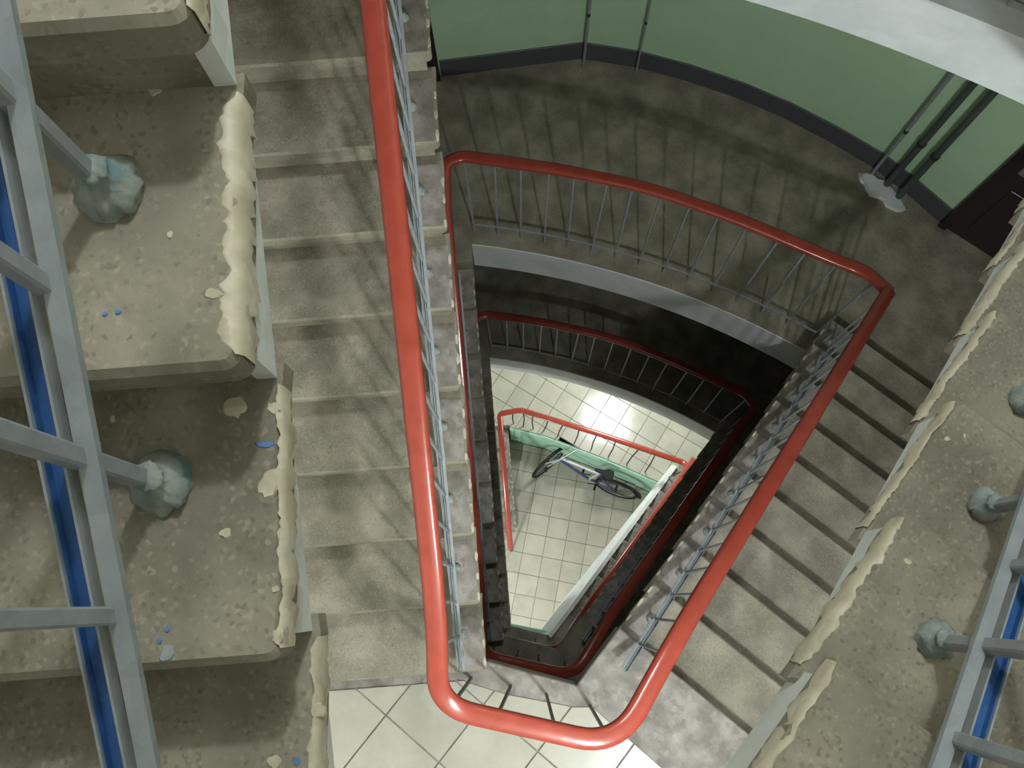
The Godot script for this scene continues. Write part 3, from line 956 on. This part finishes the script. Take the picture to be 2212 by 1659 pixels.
# ---------------------------------------------------------------- bicycle
func ring_mesh(r: float, thick: float) -> ArrayMesh:
	var st := mb()
	var m := 32
	var q := 8
	for i in m:
		for j in q:
			var P := []
			var N := []
			for e in [[i, j], [i + 1, j], [i + 1, j + 1], [i, j + 1]]:
				var a: float = TAU * e[0] / m
				var b: float = TAU * e[1] / q
				var n := Vector3(cos(a) * cos(b), sin(a) * cos(b), sin(b))
				P.append(Vector3(cos(a) * r, sin(a) * r, 0) + n * thick)
				N.append(n)
			squad(st, P[0], P[1], P[2], P[3], N[0], N[1], N[2], N[3])
	return st.commit()
func rod(parent: Node, called: String, p0: Vector3, p1: Vector3, w: float, m: String) -> MeshInstance3D:
	return part(called, rod_mesh, M[m], parent, bar_xf(p0, p1, w))
func wheel(parent: Node3D, xf: Transform3D, r: float):
	var w := part("tyre", ring_mesh(r, 0.024), M.rubber, parent, xf)
	part("rim", ring_mesh(r - 0.03, 0.009), M.spoke, w)
	part("hub", rod_mesh, M.dark_metal, w, bar_xf(Vector3(0, 0, -0.045), Vector3(0, 0, 0.045), 0.035, Vector3.UP))
	for k in 14:
		var a := TAU * k / 14.0
		part("spoke", rod_mesh, M.spoke, w, bar_xf(Vector3.ZERO, Vector3(cos(a), sin(a), 0) * (r - 0.03), 0.003))
func build_bicycle():
	var t := thing("bicycle", "pale framed bicycle with dark tyres leaning at the mint platform wall", "bicycle")
	# local frame: x along the bicycle (rear to front), y up, z sideways; leaning a little to the wall
	var dir := Vector2(-0.93, -0.37).normalized()
	var x := v3(dir, 0.0)
	var side := Vector3(-x.z, 0, x.x)
	if side.z > 0.0:
		side = -side
	var y := (Vector3.UP + side * 0.14).normalized()
	var z := x.cross(y).normalized()
	var B := Transform3D(Basis(x, y, z), Vector3(0.82, 0.008, -1.74))
	var r := 0.31
	wheel(t, B * Transform3D(Basis.IDENTITY, Vector3(-0.50, r + 0.024, 0)), r)
	wheel(t, B * Transform3D(Basis(Vector3.UP, 1.1), Vector3(0.56, r + 0.024, 0)), r)
	var P := func(a: float, b: float, c: float) -> Vector3:
		return B * Vector3(a, b, c)
	var hub := r + 0.024
	rod(t, "seat_tube", P.call(-0.08, 0.28, 0), P.call(-0.20, 0.80, 0), 0.034, "bike_white")
	rod(t, "top_tube", P.call(-0.17, 0.70, 0), P.call(0.40, 0.74, 0), 0.034, "bike_white")
	rod(t, "down_tube", P.call(-0.08, 0.28, 0), P.call(0.42, 0.66, 0), 0.042, "bike_blue")
	rod(t, "head_tube", P.call(0.43, 0.60, 0), P.call(0.38, 0.82, 0), 0.04, "bike_white")
	for s in [-1.0, 1.0]:
		rod(t, "seat_stay", P.call(-0.17, 0.70, 0), P.call(-0.50, hub, 0.06 * s), 0.018, "bike_blue")
		rod(t, "chain_stay", P.call(-0.08, 0.28, 0), P.call(-0.50, hub, 0.06 * s), 0.02, "bike_blue")
		rod(t, "fork_blade", P.call(0.43, 0.62, 0.0), P.call(0.56 - 0.05 * s, hub, 0.045 * s), 0.024, "bike_white")
		rod(t, "grip", P.call(0.34 - 0.2 * s, 0.95, 0.26 * s), P.call(0.30 - 0.23 * s, 0.95, 0.33 * s), 0.034, "rubber")
		rod(t, "crank", P.call(-0.08, 0.28, 0.07 * s), P.call(-0.08 + 0.12 * s, 0.28 - 0.11 * s, 0.07 * s), 0.018, "dark_metal")
		var pd: Vector3 = P.call(-0.08 + 0.12 * s, 0.28 - 0.11 * s, 0.07 * s)
		rod(t, "pedal", pd, pd + z * 0.09 * s, 0.035, "rubber")
	rod(t, "stem", P.call(0.38, 0.80, 0), P.call(0.35, 0.96, 0), 0.03, "dark_metal")
	rod(t, "handlebar", P.call(0.14, 0.95, 0.26), P.call(0.54, 0.95, -0.26), 0.024, "metal")
	var st := mb()
	var sp := PackedVector2Array()
	for q in [Vector2(-0.38, 0.03), Vector2(-0.36, 0.07), Vector2(-0.29, 0.075), Vector2(-0.22, 0.035), Vector2(-0.11, 0.022), Vector2(-0.09, 0.0), Vector2(-0.11, -0.022), Vector2(-0.22, -0.035), Vector2(-0.29, -0.075), Vector2(-0.36, -0.07), Vector2(-0.38, -0.03)]:
		var w3: Vector3 = P.call(q.x, 0.84, q.y)
		sp.append(Vector2(w3.x, w3.z))
	slab(st, sp, 0.875, 0.825, 0.012)
	part("saddle", st.commit(), M.rubber, t)
	# rear carrier and mudguard
	for s in [-1.0, 1.0]:
		rod(t, "carrier_rail", P.call(-0.22, 0.70, 0.05 * s), P.call(-0.72, 0.70, 0.05 * s), 0.012, "dark_metal")
		rod(t, "carrier_stay", P.call(-0.62, 0.70, 0.05 * s), P.call(-0.50, hub, 0.06 * s), 0.01, "dark_metal")
	var path := []
	for k in 12:
		var a := lerpf(0.6, 3.3, k / 11.0)
		path.append(P.call(-0.50 + cos(a) * (r + 0.05), hub + sin(a) * (r + 0.05), 0))
	st = mb()
	sweep(st, path, rect(0.06, 0.006), false, z)
	part("mudguard", st.commit(), M.rubber, t)

# ---------------------------------------------------------------- lamps
func globe_lamp(label: String, p: Vector3, energy: float, r: float):
	var t := thing("ceiling_lamp", label, "lamp")
	var st := mb()
	lathe(st, [Vector2(0.0, 0.0), Vector2(0.06, 0.0), Vector2(0.055, -0.02), Vector2(0.03, -0.03), Vector2(0.03, -0.06), Vector2(0.0, -0.06)], 20)
	part("lamp_base", st.commit(), M.lamp_base, t, Transform3D(Basis.IDENTITY, p + Vector3(0, r + 0.055, 0)))
	var prof := []
	for k in 15:
		var a := -PI / 2 + PI * k / 14.0
		prof.append(Vector2(cos(a) * r, sin(a) * r))
	st = mb()
	lathe(st, prof, 24)
	part("globe", st.commit(), M.glow, t, Transform3D(Basis.IDENTITY, p))
	var l := OmniLight3D.new()
	l.name = "light"
	l.light_color = Color(0.95, 0.98, 1.0)
	l.light_energy = energy
	l.light_size = r
	l.omni_range = 30.0
	l.omni_attenuation = 2.0
	l.shadow_enabled = true
	t.add_child(l)
	l.position = p
func build_lamps():
	globe_lamp("round glass lamp under the paint splashed mid landing", Vector3(0.86, Y_A + HALF - 0.21 - 0.13, 1.42), LAMP_MID, 0.06)
	globe_lamp("round glass lamp on the top ceiling", Vector3(0.60, ROOF - 0.18, -2.95), LAMP_TOP, 0.12)
	globe_lamp("round glass lamp under the lowest mid landing in the lobby", Vector3(-0.75, Y_D + HALF - 0.2 - 0.13, 0.55), LAMP_LOBBY, 0.06)
	# flat panel over the raised ground floor
	var t := thing("panel_lamp", "flat square light panel over the raised ground floor", "lamp")
	var c := Vector2(1.4, -3.1)
	var y := Y_C - 0.2
	var h := 0.3
	var sq := func(s: float) -> PackedVector2Array:
		return PackedVector2Array([c + Vector2(-s, -s), c + Vector2(s, -s), c + Vector2(s, s), c + Vector2(-s, s)])
	part("housing", slab_mesh(sq.call(h), y, y - 0.05), M.lamp_base, t)
	part("diffuser", slab_mesh(sq.call(h - 0.02), y - 0.05, y - 0.056), M.glow_panel, t)
	var l := AreaLight3D.new()
	l.name = "light"
	l.area_size = Vector2(0.56, 0.56)
	l.light_color = Color(0.97, 0.99, 1.0)
	l.light_energy = LAMP_PANEL
	l.area_range = 30.0
	l.area_attenuation = 2.0
	l.shadow_enabled = true
	t.add_child(l)
	l.position = Vector3(c.x, y - 0.065, c.y)
	l.rotation.x = -PI / 2
